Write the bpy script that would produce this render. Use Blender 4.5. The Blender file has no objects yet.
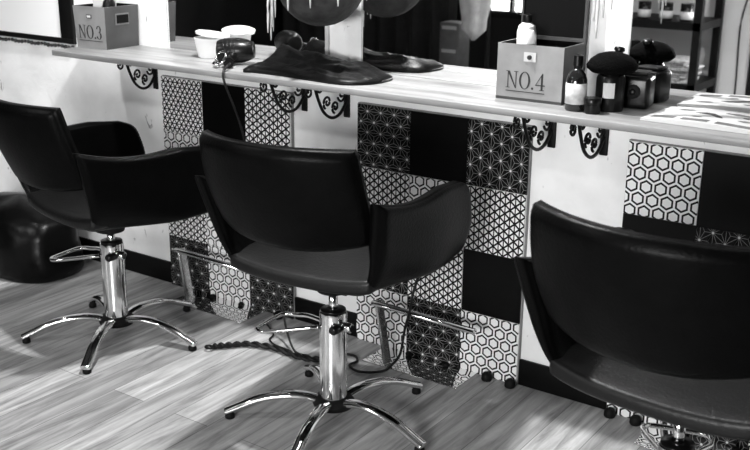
import bpy, bmesh, math, random
from mathutils import Vector, Matrix, noise
PI = math.pi
sc = bpy.context.scene
COL = sc.collection
random.seed(7)

# ------------------------------------------------------------------ materials
def nmat(name):
    m = bpy.data.materials.new(name); m.use_nodes = True
    nt = m.node_tree; b = nt.nodes['Principled BSDF']
    return m, nt, b
def g(v): return (v, v, v, 1)
def mat(name, v, rough=.5, metal=0., vary=0., scale=20., bump=0., bscale=60., stretch=(1, 1, 1), coat=0., spec=.5):
    m, nt, b = nmat(name)
    b.inputs['Base Color'].default_value = g(v); b.inputs['Roughness'].default_value = rough
    b.inputs['Metallic'].default_value = metal; b.inputs['Coat Weight'].default_value = coat
    b.inputs['Specular IOR Level'].default_value = spec
    tc = nt.nodes.new('ShaderNodeTexCoord'); mp = nt.nodes.new('ShaderNodeMapping')
    mp.inputs['Scale'].default_value = stretch
    nt.links.new(tc.outputs['Object'], mp.inputs['Vector'])
    n = nt.nodes.new('ShaderNodeTexNoise'); n.inputs['Scale'].default_value = scale; n.inputs['Detail'].default_value = 6
    nt.links.new(mp.outputs['Vector'], n.inputs['Vector'])
    r = nt.nodes.new('ShaderNodeValToRGB')
    r.color_ramp.elements[0].position = .3; r.color_ramp.elements[1].position = .7
    r.color_ramp.elements[0].color = g(max(0, v * (1 - vary))); r.color_ramp.elements[1].color = g(min(1, v * (1 + vary * .6)))
    nt.links.new(n.outputs['Fac'], r.inputs['Fac']); nt.links.new(r.outputs['Color'], b.inputs['Base Color'])
    if bump:
        n2 = nt.nodes.new('ShaderNodeTexNoise'); n2.inputs['Scale'].default_value = bscale; n2.inputs['Detail'].default_value = 4
        nt.links.new(mp.outputs['Vector'], n2.inputs['Vector'])
        bp = nt.nodes.new('ShaderNodeBump'); bp.inputs['Strength'].default_value = bump; bp.inputs['Distance'].default_value = .01
        nt.links.new(n2.outputs['Fac'], bp.inputs['Height']); nt.links.new(bp.outputs['Normal'], b.inputs['Normal'])
    return m

def plaster():
    m, nt, b = nmat('white_plaster'); b.inputs['Roughness'].default_value = .8
    L = nt.links.new; N = nt.nodes.new
    tc = N('ShaderNodeTexCoord')
    n = N('ShaderNodeTexNoise'); n.inputs['Scale'].default_value = 5; n.inputs['Detail'].default_value = 8
    L(tc.outputs['Object'], n.inputs['Vector'])
    r = N('ShaderNodeValToRGB'); r.color_ramp.elements[0].position = .32; r.color_ramp.elements[1].position = .6
    r.color_ramp.elements[0].color = g(.74); r.color_ramp.elements[1].color = g(.88); L(n.outputs['Fac'], r.inputs['Fac'])
    # small grey chips and scratches
    mp = N('ShaderNodeMapping'); mp.inputs['Scale'].default_value = (26, 26, 15); L(tc.outputs['Object'], mp.inputs['Vector'])
    n2 = N('ShaderNodeTexNoise'); n2.inputs['Scale'].default_value = 1; n2.inputs['Detail'].default_value = 3
    n2.inputs['Distortion'].default_value = 1.2; L(mp.outputs['Vector'], n2.inputs['Vector'])
    r2 = N('ShaderNodeValToRGB'); r2.color_ramp.elements[0].position = .69; r2.color_ramp.elements[1].position = .76
    r2.color_ramp.elements[0].color = g(0); r2.color_ramp.elements[1].color = g(1); L(n2.outputs['Fac'], r2.inputs['Fac'])
    mx = N('ShaderNodeMixRGB'); L(r2.outputs['Color'], mx.inputs['Fac']); L(r.outputs['Color'], mx.inputs['Color1'])
    mx.inputs['Color2'].default_value = g(.3); L(mx.outputs['Color'], b.inputs['Base Color'])
    n3 = N('ShaderNodeTexNoise'); n3.inputs['Scale'].default_value = 14; n3.inputs['Detail'].default_value = 7; n3.inputs['Distortion'].default_value = .8
    L(tc.outputs['Object'], n3.inputs['Vector'])
    bp = N('ShaderNodeBump'); bp.inputs['Strength'].default_value = .5; bp.inputs['Distance'].default_value = .006
    L(n3.outputs['Fac'], bp.inputs['Height']); L(bp.outputs['Normal'], b.inputs['Normal'])
    return m

def floor_mat():
    m, nt, b = nmat('laminate_planks'); L = nt.links.new; N = nt.nodes.new
    tc = N('ShaderNodeTexCoord')
    mp = N('ShaderNodeMapping'); mp.inputs['Rotation'].default_value = (0, 0, PI / 2); L(tc.outputs['Object'], mp.inputs['Vector'])
    br = N('ShaderNodeTexBrick'); br.offset = .37; br.inputs['Scale'].default_value = 1
    br.inputs['Brick Width'].default_value = 1.2; br.inputs['Row Height'].default_value = .128
    br.inputs['Mortar Size'].default_value = .0012; br.inputs['Mortar Smooth'].default_value = .3; br.inputs['Bias'].default_value = 0
    br.inputs['Color1'].default_value = g(.30); br.inputs['Color2'].default_value = g(.50); br.inputs['Mortar'].default_value = g(.12)
    L(mp.outputs['Vector'], br.inputs['Vector'])
    mg = N('ShaderNodeMapping'); mg.inputs['Scale'].default_value = (26, 2.2, 1); L(tc.outputs['Object'], mg.inputs['Vector'])
    n = N('ShaderNodeTexNoise'); n.inputs['Scale'].default_value = 1.3; n.inputs['Detail'].default_value = 9; n.inputs['Roughness'].default_value = .65
    n.inputs['Distortion'].default_value = .6
    L(mg.outputs['Vector'], n.inputs['Vector'])
    r = N('ShaderNodeValToRGB'); r.color_ramp.elements[0].position = .3; r.color_ramp.elements[1].position = .68
    r.color_ramp.elements[0].color = g(.35); r.color_ramp.elements[1].color = g(1.3); L(n.outputs['Fac'], r.inputs['Fac'])
    mx = N('ShaderNodeMixRGB'); mx.blend_type = 'MULTIPLY'; mx.inputs['Fac'].default_value = 1
    L(br.outputs['Color'], mx.inputs['Color1']); L(r.outputs['Color'], mx.inputs['Color2'])
    # knots
    mk = N('ShaderNodeMapping'); mk.inputs['Scale'].default_value = (7, 3, 1); L(tc.outputs['Object'], mk.inputs['Vector'])
    nk = N('ShaderNodeTexNoise'); nk.inputs['Scale'].default_value = 1; nk.inputs['Detail'].default_value = 2; L(mk.outputs['Vector'], nk.inputs['Vector'])
    rk = N('ShaderNodeValToRGB'); rk.color_ramp.elements[0].position = .68; rk.color_ramp.elements[1].position = .8
    rk.color_ramp.elements[0].color = g(1); rk.color_ramp.elements[1].color = g(.45); L(nk.outputs['Fac'], rk.inputs['Fac'])
    m2 = N('ShaderNodeMixRGB'); m2.blend_type = 'MULTIPLY'; m2.inputs['Fac'].default_value = 1
    L(mx.outputs['Color'], m2.inputs['Color1']); L(rk.outputs['Color'], m2.inputs['Color2'])
    L(m2.outputs['Color'], b.inputs['Base Color'])
    b.inputs['Roughness'].default_value = .38; b.inputs['Specular IOR Level'].default_value = .4
    bp = N('ShaderNodeBump'); bp.inputs['Strength'].default_value = .15; bp.inputs['Distance'].default_value = .003
    L(n.outputs['Fac'], bp.inputs['Height']); L(bp.outputs['Normal'], b.inputs['Normal'])
    return m

def counter_mat():
    m, nt, b = nmat('pale_wood_counter'); L = nt.links.new; N = nt.nodes.new
    tc = N('ShaderNodeTexCoord')
    mg = N('ShaderNodeMapping'); mg.inputs['Scale'].default_value = (2.2, 22, 22); L(tc.outputs['Object'], mg.inputs['Vector'])
    n = N('ShaderNodeTexNoise'); n.inputs['Scale'].default_value = 1.2; n.inputs['Detail'].default_value = 8; L(mg.outputs['Vector'], n.inputs['Vector'])
    r = N('ShaderNodeValToRGB'); r.color_ramp.elements[0].position = .28; r.color_ramp.elements[1].position = .66
    r.color_ramp.elements[0].color = g(.15); r.color_ramp.elements[1].color = g(.32); L(n.outputs['Fac'], r.inputs['Fac'])
    L(r.outputs['Color'], b.inputs['Base Color']); b.inputs['Roughness'].default_value = .42
    return m

def emit(name, v, s):
    m, nt, b = nmat(name)
    b.inputs['Base Color'].default_value = g(.9); b.inputs['Emission Color'].default_value = g(v); b.inputs['Emission Strength'].default_value = s
    return m

M = dict(
    plaster=plaster(), floor=floor_mat(), counter=counter_mat(),
    dark_wall=mat('dark_wall_paint', .012, .8, vary=.3, scale=4), grey_wall=mat('grey_wall_paint', .62, .8, vary=.12, scale=2, bump=.1, bscale=20),
    ceiling=mat('ceiling_paint', .10, .9, vary=.1),
    black_tile=mat('black_glazed_tile', .0022, .35, vary=.3, spec=.12), white_tile=mat('white_glazed_tile', .86, .3, vary=.05, scale=9),
    ink=mat('tile_ink', .004, .35, spec=.15), line=mat('tile_line_grey', .22, .4), dot=mat('tile_dot_pale', .75, .4),
    panel_edge=mat('panel_edge_board', .22, .7, vary=.2),
    skirting=mat('black_skirting', .0025, .5, vary=.3, spec=.12),
    leather=mat('black_leather', .0018, .36, vary=.25, scale=30, bump=.10, bscale=140, spec=.05),
    leather_seat=mat('black_leather_seat', .005, .42, vary=.25, scale=30, bump=.12, bscale=140, spec=.25),
    under=mat('black_undershell', .003, .6, spec=.2),
    chrome=mat('chrome', .78, .09, 1., vary=.06, scale=8),
    steel=mat('brushed_steel', .55, .22, 1., vary=.15, scale=40, stretch=(1, 8, 8)),
    plate=mat('polished_steel_plate', .78, .012, 1., vary=.04),
    black_plastic=mat('black_plastic', .004, .3, vary=.2, spec=.25), black_rubber=mat('black_rubber', .003, .7, spec=.2),
    iron=mat('black_wrought_iron', .003, .5, vary=.3, bump=.2, bscale=90, spec=.2),
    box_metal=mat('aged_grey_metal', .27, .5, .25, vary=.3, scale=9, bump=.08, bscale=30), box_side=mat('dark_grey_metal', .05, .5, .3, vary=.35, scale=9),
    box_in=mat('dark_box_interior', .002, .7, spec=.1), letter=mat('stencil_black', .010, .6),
    mirror=mat('mirror_silver', .86, .012, 1.), frame=mat('pale_mirror_frame', .55, .5, vary=.15),
    paper=mat('white_paper', .55, .7, vary=.03), ink_grey=mat('printed_grey', .13, .7, vary=.4, scale=30), ink_dark=mat('printed_dark', .02, .7, vary=.5, scale=40),
    board=mat('white_board', .86, .4), board_frame=mat('black_board_frame', .004, .4, spec=.2), bead=mat('dark_beads', .014, .25),
    ceramic=mat('white_plastic_tub', .84, .3), cloth=mat('black_cape_fabric', .0022, .36, vary=.4, scale=25, bump=.15, bscale=120, spec=.2),
    amber=mat('dark_amber_glass', .010, .08, vary=.2, coat=.5), label=mat('bottle_label', .55, .6, vary=.35, scale=45),
    bristle=mat('black_bristles', .0015, .9, bump=.5, bscale=250, spec=.05), white_bottle=mat('white_bottle', .82, .35),
    wicker=mat('dark_mottled_pot', .028, .8, vary=.8, scale=22, bump=.5, bscale=45), straw=mat('pale_straw', .62, .7, vary=.25, scale=30),
    bag=mat('black_glossy_vinyl', .0025, .3, spec=.14, vary=.4, scale=7, bump=.35, bscale=9),
    curtain=mat('dark_curtain_fabric', .035, .9, vary=.2), shelf=mat('black_shelf_wood', .005, .5, vary=.3, spec=.12),
    grey=mat('mid_grey_plastic', .13, .5, vary=.2), silver_grey=mat('pale_grey_trim', .5, .4),
    newsprint=mat('newsprint', .34, .85, vary=.6, scale=60), towel=mat('pale_towel_cotton', .42, .95, vary=.2, scale=18, bump=.5, bscale=80),
    cabinet=mat('black_cabinet', .004, .5, spec=.2), window=emit('bright_window_pane', 1., 9.), cable=mat('black_cable', .005, .5, spec=.25),
)

# ------------------------------------------------------------------ mesh helpers
def BM(): return bmesh.new()
def add_box(bm, lo, hi, mx=None, mi=0, shear=None):
    vs = []
    for x in (lo[0], hi[0]):
        for y in (lo[1], hi[1]):
            for z in (lo[2], hi[2]):
                v = Vector((x, y, z))
                vs.append(bm.verts.new(mx @ v if mx else v))
    for f in ((0, 1, 3, 2), (4, 6, 7, 5), (0, 4, 5, 1), (2, 3, 7, 6), (0, 2, 6, 4), (1, 5, 7, 3)):
        bm.faces.new([vs[i] for i in f]).material_index = mi
def smooth_path(pts, n=6, closed=False):
    P = [Vector(p) for p in pts]; out = []
    m = len(P)
    rng = range(m if closed else m - 1)
    for i in rng:
        if closed: a, b, c, d = P[(i - 1) % m], P[i], P[(i + 1) % m], P[(i + 2) % m]
        else: a, b, c, d = P[max(i - 1, 0)], P[i], P[i + 1], P[min(i + 2, m - 1)]
        for k in range(n):
            t = k / n
            out.append(.5 * ((2 * b) + (c - a) * t + (2 * a - 5 * b + 4 * c - d) * t * t + (3 * b - a - 3 * c + d) * t ** 3))
    if not closed: out.append(P[-1])
    return out
def add_tube(bm, pts, r, seg=10, closed=False, mi=0, squash=None):
    P = [Vector(p) for p in pts]; n = len(P); rings = []
    up = Vector((0, 0, 1))
    for i in range(n):
        if closed: t = P[(i + 1) % n] - P[(i - 1) % n]
        else: t = P[min(i + 1, n - 1)] - P[max(i - 1, 0)]
        t.normalize()
        s = t.cross(up)
        if s.length < .05: s = t.cross(Vector((1, 0, 0)))
        s.normalize(); u = s.cross(t)
        rr = r[i] if isinstance(r, (list, tuple)) else r
        q = squash or (1, 1)
        rings.append([bm.verts.new(P[i] + s * math.cos(2 * PI * k / seg) * rr * q[0] + u * math.sin(2 * PI * k / seg) * rr * q[1]) for k in range(seg)])
    for i in range(n if closed else n - 1):
        a, b = rings[i], rings[(i + 1) % n]
        for k in range(seg):
            f = bm.faces.new((a[k], a[(k + 1) % seg], b[(k + 1) % seg], b[k])); f.material_index = mi; f.smooth = True
    if not closed:
        bm.faces.new(rings[0][::-1]).material_index = mi; bm.faces.new(rings[-1]).material_index = mi
def add_lathe(bm, prof, c=(0, 0, 0), seg=28, mx=None, mi=0):
    c = Vector(c); rings = []
    for r, z in prof:
        r = max(r, 1e-4)
        ring = []
        for k in range(seg):
            v = Vector((r * math.cos(2 * PI * k / seg), r * math.sin(2 * PI * k / seg), z))
            if mx: v = mx @ v
            ring.append(bm.verts.new(c + v))
        rings.append(ring)
    for a, b in zip(rings, rings[1:]):
        for k in range(seg):
            f = bm.faces.new((a[k], a[(k + 1) % seg], b[(k + 1) % seg], b[k])); f.smooth = True; f.material_index = mi
    bm.faces.new(rings[0][::-1]).material_index = mi; bm.faces.new(rings[-1]).material_index = mi
def add_prism(bm, poly, frame, depth, mi=0):
    """poly 2-D, frame = (origin, ax, ay, az); extruded by depth along az"""
    o, ax, ay, az = [Vector(v) for v in frame]
    a = [bm.verts.new(o + ax * x + ay * y) for x, y in poly]
    b = [bm.verts.new(o + ax * x + ay * y + az * depth) for x, y in poly]
    n = len(poly)
    bm.faces.new(a[::-1]).material_index = mi; bm.faces.new(b).material_index = mi
    for i in range(n): bm.faces.new((a[i], a[(i + 1) % n], b[(i + 1) % n], b[i])).material_index = mi
def obj(name, bm, m, parent=None, bevel=0, seg=2, smooth=False, loc=None, rot=None, angle=35):
    bmesh.ops.recalc_face_normals(bm, faces=bm.faces[:])
    me = bpy.data.meshes.new(name); bm.to_mesh(me); bm.free()
    for x in (m if isinstance(m, (list, tuple)) else [m]): me.materials.append(M[x])
    if smooth:
        for p in me.polygons: p.use_smooth = True
        if smooth != 'all': me.set_sharp_from_angle(angle=math.radians(angle))
    o = bpy.data.objects.new(name, me); COL.objects.link(o)
    if bevel:
        md = o.modifiers.new('bevel', 'BEVEL'); md.width = bevel; md.segments = seg; md.limit_method = 'ANGLE'; md.angle_limit = math.radians(40)
        md.harden_normals = False
        for p in me.polygons: p.use_smooth = True
    if parent: o.parent = parent
    if loc: o.location = loc
    if rot: o.rotation_euler = rot
    return o
def tag(o, label, cat, group=None):
    o['label'] = label; o['category'] = cat
    if group: o['group'] = group
    return o
def thing(name, label, cat, loc=(0, 0, 0), rz=0, group=None):
    o = bpy.data.objects.new(name, None); COL.objects.link(o); o.empty_display_size = .05
    o.location = loc; o.rotation_euler = (0, 0, rz)
    return tag(o, label, cat, group)
def struct(name, bm, m, **k):
    o = obj(name, bm, m, **k); o['kind'] = 'structure'; return o
def box_bm(lo, hi, mx=None):
    bm = BM(); add_box(bm, lo, hi, mx); return bm

# ------------------------------------------------------------------ camera
cd = bpy.data.cameras.new('camera'); cam = bpy.data.objects.new('camera', cd); COL.objects.link(cam); sc.camera = cam
yaw, pitch, roll = .6059, .3009, .0103
F = Vector((-math.sin(yaw) * math.cos(pitch), math.cos(yaw) * math.cos(pitch), -math.sin(pitch)))
R = F.cross(Vector((0, 0, 1))).normalized(); U = R.cross(F)
R2 = R * math.cos(roll) + U * math.sin(roll); U2 = -R * math.sin(roll) + U * math.cos(roll)
cam.matrix_world = Matrix(((R2.x, U2.x, -F.x, 2.7177), (R2.y, U2.y, -F.y, -2.5756), (R2.z, U2.z, -F.z, 1.3783), (0, 0, 0, 1)))
cd.sensor_width = 36; cd.lens = 1014.3 / 750 * 36; cd.clip_start = .05
cd.dof.use_dof = True; cd.dof.focus_distance = 2.75; cd.dof.aperture_fstop = 6.3

# ------------------------------------------------------------------ room shell
XA, XB, XC = 0., .8747, 1.7659
struct('floor', box_bm((-3.2, -4.6, -.06), (4.2, .1, 0)), 'floor')
struct('ceiling', box_bm((-3.2, -4.6, 2.6), (4.2, .1, 2.66)), 'ceiling')
struct('wall_front', box_bm((-3.2, 0, 0), (4.2, .1, 2.6)), 'plaster')
struct('wall_left', box_bm((-3.3, -4.6, 0), (-3.2, .1, 2.6)), 'dark_wall')
struct('wall_right', box_bm((4.2, -4.6, 0), (4.3, .1, 2.6)), 'dark_wall')
bm = BM()
add_box(bm, (-3.2, -4.6, 0), (-1.25, -4.5, 2.6)); add_box(bm, (-.55, -4.6, 0), (-.1, -4.5, 2.6))
add_box(bm, (-1.25, -4.6, 0), (-.55, -4.5, .60)); add_box(bm, (-1.25, -4.6, 2.1), (-.55, -4.5, 2.6))
struct('wall_back', bm, 'dark_wall')
struct('wall_alcove', box_bm((-.1, -4.6, 0), (4.2, -3.68, 2.6)), 'grey_wall')
# skirting only where the wall is bare
for n, (a, b) in (('left', (-3.2, XA - .003)), ('centre', (XA + .603, XB - .003)), ('right', (XB + .603, XC - .003)), ('far_right', (XC + .603, 4.2))):
    struct('baseboard_' + n, box_bm((a, -.012, 0), (b, 0, .083)), 'skirting', bevel=.002)
# the window opposite (seen in the mirror)
w = thing('window_1', '', ''); del w['label']; del w['category']; w['kind'] = 'structure'; w.location = (-.9, -4.5, .6)
bm = BM()
for lo, hi in (((-.35, -.1, 0), (.35, .02, .05)), ((-.35, -.1, 1.45), (.35, .02, 1.5)), ((-.35, -.1, 0), (-.28, .02, 1.5)), ((.28, -.1, 0), (.35, .02, 1.5)), ((-.05, -.08, .05), (-.02, .0, 1.45)), ((.13, -.08, .05), (.16, .0, 1.45))):
    add_box(bm, lo, hi)
fr = obj('pane_frame', bm, 'cabinet', w)
fr['kind'] = 'structure'
pn = obj('glowing_pane', box_bm((-.28, -.05, .05), (.28, -.045, 1.45)), 'window', w); pn['kind'] = 'structure'

# unseen framed glow panel, added to back the fill light on the tiled wall
w2 = thing('added_glow_panel', '', ''); del w2['label']; del w2['category']; w2['kind'] = 'structure'; w2.location = (1.9, -3.68, .85)
bm = BM()
for lo, hi in (((-.66, .001, 0), (.66, .03, .05)), ((-.66, .001, .55), (.66, .03, .60)), ((-.66, .001, .05), (-.61, .03, .55)), ((.61, .001, .05), (.66, .03, .55))): add_box(bm, lo, hi)
o = obj('pane_frame', bm, 'cabinet', w2); o['kind'] = 'structure'
o = obj('glowing_pane', box_bm((-.61, .001, .05), (.61, .006, .55)), 'window', w2); o['kind'] = 'structure'  # emissive pane of the added panel, no real window here
# ------------------------------------------------------------------ patterned tiles
def clip(poly, S):
    for ax, sgn, lim in ((0, 1, 0), (0, -1, -S), (1, 1, 0), (1, -1, -S)):
        out = []
        for i in range(len(poly)):
            a, b = poly[i], poly[(i + 1) % len(poly)]
            da, db = sgn * a[ax] - lim, sgn * b[ax] - lim
            if da >= 0: out.append(a)
            if (da >= 0) != (db >= 0):
                t = da / (da - db); out.append((a[0] + (b[0] - a[0]) * t, a[1] + (b[1] - a[1]) * t))
        poly = out
        if len(poly) < 3: return []
    return poly
T, GAP = .2, .0007
def seg_poly(a, b, w):
    dx, dy = b[0] - a[0], b[1] - a[1]; l = math.hypot(dx, dy); nx, ny = -dy / l * w, dx / l * w
    return [(a[0] + nx, a[1] + ny), (b[0] + nx, b[1] + ny), (b[0] - nx, b[1] - ny), (a[0] - nx, a[1] - ny)]
def ngon(c, r, n, ph=0, sy=1): return [(c[0] + r * math.cos(ph + 2 * PI * k / n), c[1] + sy * r * math.sin(ph + 2 * PI * k / n)) for k in range(n)]
def pat_hex():
    out = []; p = .04
    for j in range(-1, 8):
        for i in range(-1, 7):
            c = ((i + .5 * (j % 2) + .42) * p, j * p * .866 + .012); r = p / 1.732
            out.append((ngon(c, r * .86, 6, PI / 6), 1, 0)); out.append((ngon(c, r * .60, 6, PI / 6), 0, 1))
    return out
def pat_asanoha(A, B, rot):
    out = []; w = .00065
    lines = []; dots = []
    for j in range(-1, int(T / (B / 2)) + 3):
        for i in range(-1, int(T / A) + 3):
            c = ((i + .5 * (j % 2)) * A + .012, j * B / 2 + .014)
            e = (c[0] + A, c[1]); u = (c[0] + A / 2, c[1] + B / 2); d = (c[0] + A / 2, c[1] - B / 2); v = (c[0], c[1] + B)
            # nodes: each node has twelve rays; vertical neighbours are the close ones
            lines += [(c, u), (c, d), (c, v)]
            for tri in ((c, u, v), (c, u, d)):
                if tri[2] == d: tri = (c, u, d)
                m = (sum(q[0] for q in tri) / 3, sum(q[1] for q in tri) / 3)
                for q in tri: lines.append((m, q))
            w3 = (c[0] - A / 2, c[1] + B / 2)
            m = ((c[0] + v[0] + w3[0]) / 3, (c[1] + v[1] + w3[1]) / 3)
            for q in (c, v, w3): lines.append((m, q))
            dots.append(c)
    sw = (lambda q: (q[1], q[0])) if rot else (lambda q: q)
    for k, (a, b) in enumerate(lines): out.append((seg_poly(sw(a), sw(b), w), 2, k % 3))
    for c in dots: out.append((ngon(sw(c), .0036, 8), 3, 4))
    return out
def pat_tri(h, a, w, rot=False, lens=0):
    out = []
    lines = []
    for i in range(-2, int(T / h) + 3):
        x = i * h
        lines.append(((x, -.02), (x, T + .02)))
        for j in range(-1, int(T / a) + 2):
            y = j * a + (a / 2 if i % 2 else 0)
            lines.append(((x, y), (x + h, y + a / 2))); lines.append(((x, y), (x + h, y - a / 2)))
    sw = (lambda q: (q[1], q[0])) if rot else (lambda q: q)
    for k, (p, q) in enumerate(lines):
        vert = abs(p[0] - q[0]) < 1e-6
        out.append((seg_poly(sw(p), sw(q), w * (.7 if vert else 1)), 1, k % 3))
    return out
PATTERN = {
    'H': ('white_tile', pat_hex()), 'K': ('black_tile', []),
    'S': ('black_tile', pat_asanoha(.0667, .05, False)), 'R': ('black_tile', pat_asanoha(.0667, .05, True)),
    'D': ('white_tile', pat_tri(.0167, .0267, .0027)), 'P': ('white_tile', pat_tri(.0182, .0267, .0030)), 'Q': ('white_tile', pat_tri(.0167, .0235, .0027, True)),
}
TH = .013
def tile_mesh(code):
    base, pat = PATTERN[code]
    bm = BM(); add_box(bm, (GAP, -.006, GAP), (T - GAP, 0, T - GAP))
    for poly, mi, lay in pat:
        q = clip(poly, T)
        q = [(min(max(x, GAP), T - GAP), min(max(y, GAP), T - GAP)) for x, y in q]
        if len(q) >= 3:
            y = -.006 - .00012 * (lay + 1)
            try: bm.faces.new([bm.verts.new((x, y, z)) for x, z in q]).material_index = mi
            except ValueError: pass
    me = bpy.data.meshes.new('tile')
    # orient every pattern face towards the room
    for f in bm.faces:
        f.normal_update()
        if f.material_index and f.normal.y > 0: f.normal_flip()
    bm.to_mesh(me); bm.free()
    for x in (base, 'ink' if base == 'white_tile' else 'line', 'line', 'dot'): me.materials.append(M[x])
    if base == 'white_tile': me.materials[0] = M['white_tile']; me.materials[1] = M['ink']
    return me
TM = {k: tile_mesh(k) for k in PATTERN}
# for hexagon tiles the inner cell is white again (index 0)
TLAB = {'H': 'white hexagon honeycomb tile', 'K': 'plain black tile', 'S': 'black tile with fine star lines', 'R': 'black tile with fine star lines',
        'D': 'white tile with black triangle lattice', 'P': 'white tile with black petal lattice', 'Q': 'white tile with dense black lattice'}
for X, rows, lab in ((XA, ('QKP', 'HDH', 'DHS', 'RHR'), 'patchwork panel of patterned tiles below counter, behind the left chair'),
                     (XB, ('RKS', 'DHD', 'SDK', 'HRH'), 'patchwork panel of patterned tiles below counter, behind the middle chair'),
                     (XC, ('HKH', 'KSK', 'DHS', 'HSH'), 'patchwork panel of tiles below counter, behind the right chair')):
    t = thing('tile_panel', lab, 'tile panel', (X, 0, 0), 0, 'tiled panels under the counter')
    obj('backing_board', box_bm((-.002, -TH, 0), (.602, 0, .802)), 'panel_edge', t)
    for r, s in enumerate(rows):
        for c, k in enumerate(s):
            o = bpy.data.objects.new('tile', TM[k]); COL.objects.link(o); o.parent = t
            o.location = (c * T, -TH, .8 - .2 * (r + 1)); o['label'] = TLAB[k]

# ------------------------------------------------------------------ counter and brackets
CZ, CT, CD = .90, .019, .29
bm = BM()
for a, b in ((-CD, -CD + .115), (-CD + .1162, -.003)):
    add_box(bm, (-.252, a, CZ - CT), (3.1, b, CZ))
tag(obj('counter', bm, 'counter', bevel=.0025), 'long pale wooden counter shelf along the wall on scroll brackets', 'counter')
def spiral(c, r0, turns, start, sgn=1, n=26, r1=.15):
    return [(c[0] + (r0 * (1 - (1 - r1) * k / n)) * math.cos(start + sgn * 2 * PI * turns * k / n), c[1] + (r0 * (1 - (1 - r1) * k / n)) * math.sin(start + sgn * 2 * PI * turns * k / n)) for k in range(n + 1)]
def bracket(X, DS, label):
    t = thing('scroll_bracket', label, 'shelf bracket', (X, 0, CZ - CT), 0, 'wrought iron brackets under the counter')
    obj('wall_plate', box_bm((-.012, -.007, -.135), (.012, 0, -.0)), 'iron', t, bevel=.003)
    obj('top_bar', box_bm((-.01, -.24 * DS, -.006), (.01, -.007, 0)), 'iron', t, bevel=.001)
    P = lambda q: [(0, -y * DS, -z) for y, z in q]                       # y out from the wall, z down
    bm = BM()
    YS = DS
    curve = smooth_path([(.006, .085, 0), (.045 * YS, .118, 0), (.09 * YS, .124, 0), (.135 * YS, .100, 0), (.165 * YS, .055, 0), (.185 * YS, .010, 0)], 6)
    add_tube(bm, [(0, -v.x, -v.y) for v in curve], .0050, 8)
    obj('brace', bm, 'iron', t)
    for c, r, st, sg in (((.213, .028), .021, -1.6, 1), ((.158, .024), .017, -1.6, -1), ((.115, .072), .022, 1.0, -1), ((.070, .092), .020, 1.3, -1), ((.034, .058), .023, .3, 1), ((.09, .012), .012, 1.57, 1), ((.045, .012), .012, 1.57, -1)):
        bm = BM(); add_tube(bm, P(spiral(c, r, 1.35, st, sg)), .0039, 7); obj('scroll', bm, 'iron', t)
for X, ds, l in ((-.045, .76, 'black wrought iron scroll bracket under the left end of counter, beneath the NO.3 box'),
             (.650, .95, 'black scroll bracket overlapping the left tile panel, beneath the black cape'),
             (.822, .92, 'black scroll bracket on bare white plaster just left of middle tile panel'),
             (1.535, 1.04, 'black scroll bracket at right edge of the middle tile panel, beneath NO.4 box'),
             (1.690, 1.0, 'black scroll bracket on white plaster just left of right tile panel, beneath the bottle')):
    bracket(X, ds, l)

# ------------------------------------------------------------------ mirrors
for a, b, lab in ((.036, .752, 'wall mirror above counter between NO.3 box and the plaster strip, behind white tub'),
                  (.880, 1.625, 'wall mirror above counter behind the NO.4 box'),
                  (1.737, 2.62, 'wall mirror above counter at the right, reflecting shelf and newspapers')):
    t = thing('wall_mirror', lab, 'mirror', (a, 0, CZ), 0, 'mirrors above the counter')
    W = b - a
    obj('glass', box_bm((.004, -.006, .001), (W - .004, 0, .98)), 'mirror', t)
    bm = BM()
    add_box(bm, (0, -.008, 0), (.004, 0, .99)); add_box(bm, (W - .012 if a < .5 else W - .004, -.010, 0), (W, 0, .99)); add_box(bm, (.004, -.008, .98), (W - .004, 0, .99))
    obj('frame', bm, 'frame', t)

# ------------------------------------------------------------------ styling chairs
def shell(rows):
    """closed skin over rows of (front, back) point pairs"""
    bm = BM(); A = [[bm.verts.new(p[0]) for p in r] for r in rows]; B = [[bm.verts.new(p[1]) for p in r] for r in rows]
    nj, ni = len(A), len(A[0])
    for G in (A, B):
        for j in range(nj - 1):
            for i in range(ni - 1): bm.faces.new((G[j][i], G[j][i + 1], G[j + 1][i + 1], G[j + 1][i]))
    for i in range(ni - 1):
        for j in (0, nj - 1): bm.faces.new((A[j][i], A[j][i + 1], B[j][i + 1], B[j][i]))
    for j in range(nj - 1):
        for i in (0, ni - 1): bm.faces.new((A[j][i], A[j + 1][i], B[j + 1][i], B[j][i]))
    return bm
def rnd(d, r, lo=.42):
    """0..1 round-over factor at distance d from an edge of radius r"""
    q = max(0, 1 - d / r); return max(lo, math.sqrt(max(0, 1 - q * q)))
ENDS = [0, .004, .012, .025, .045, .08]
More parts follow.
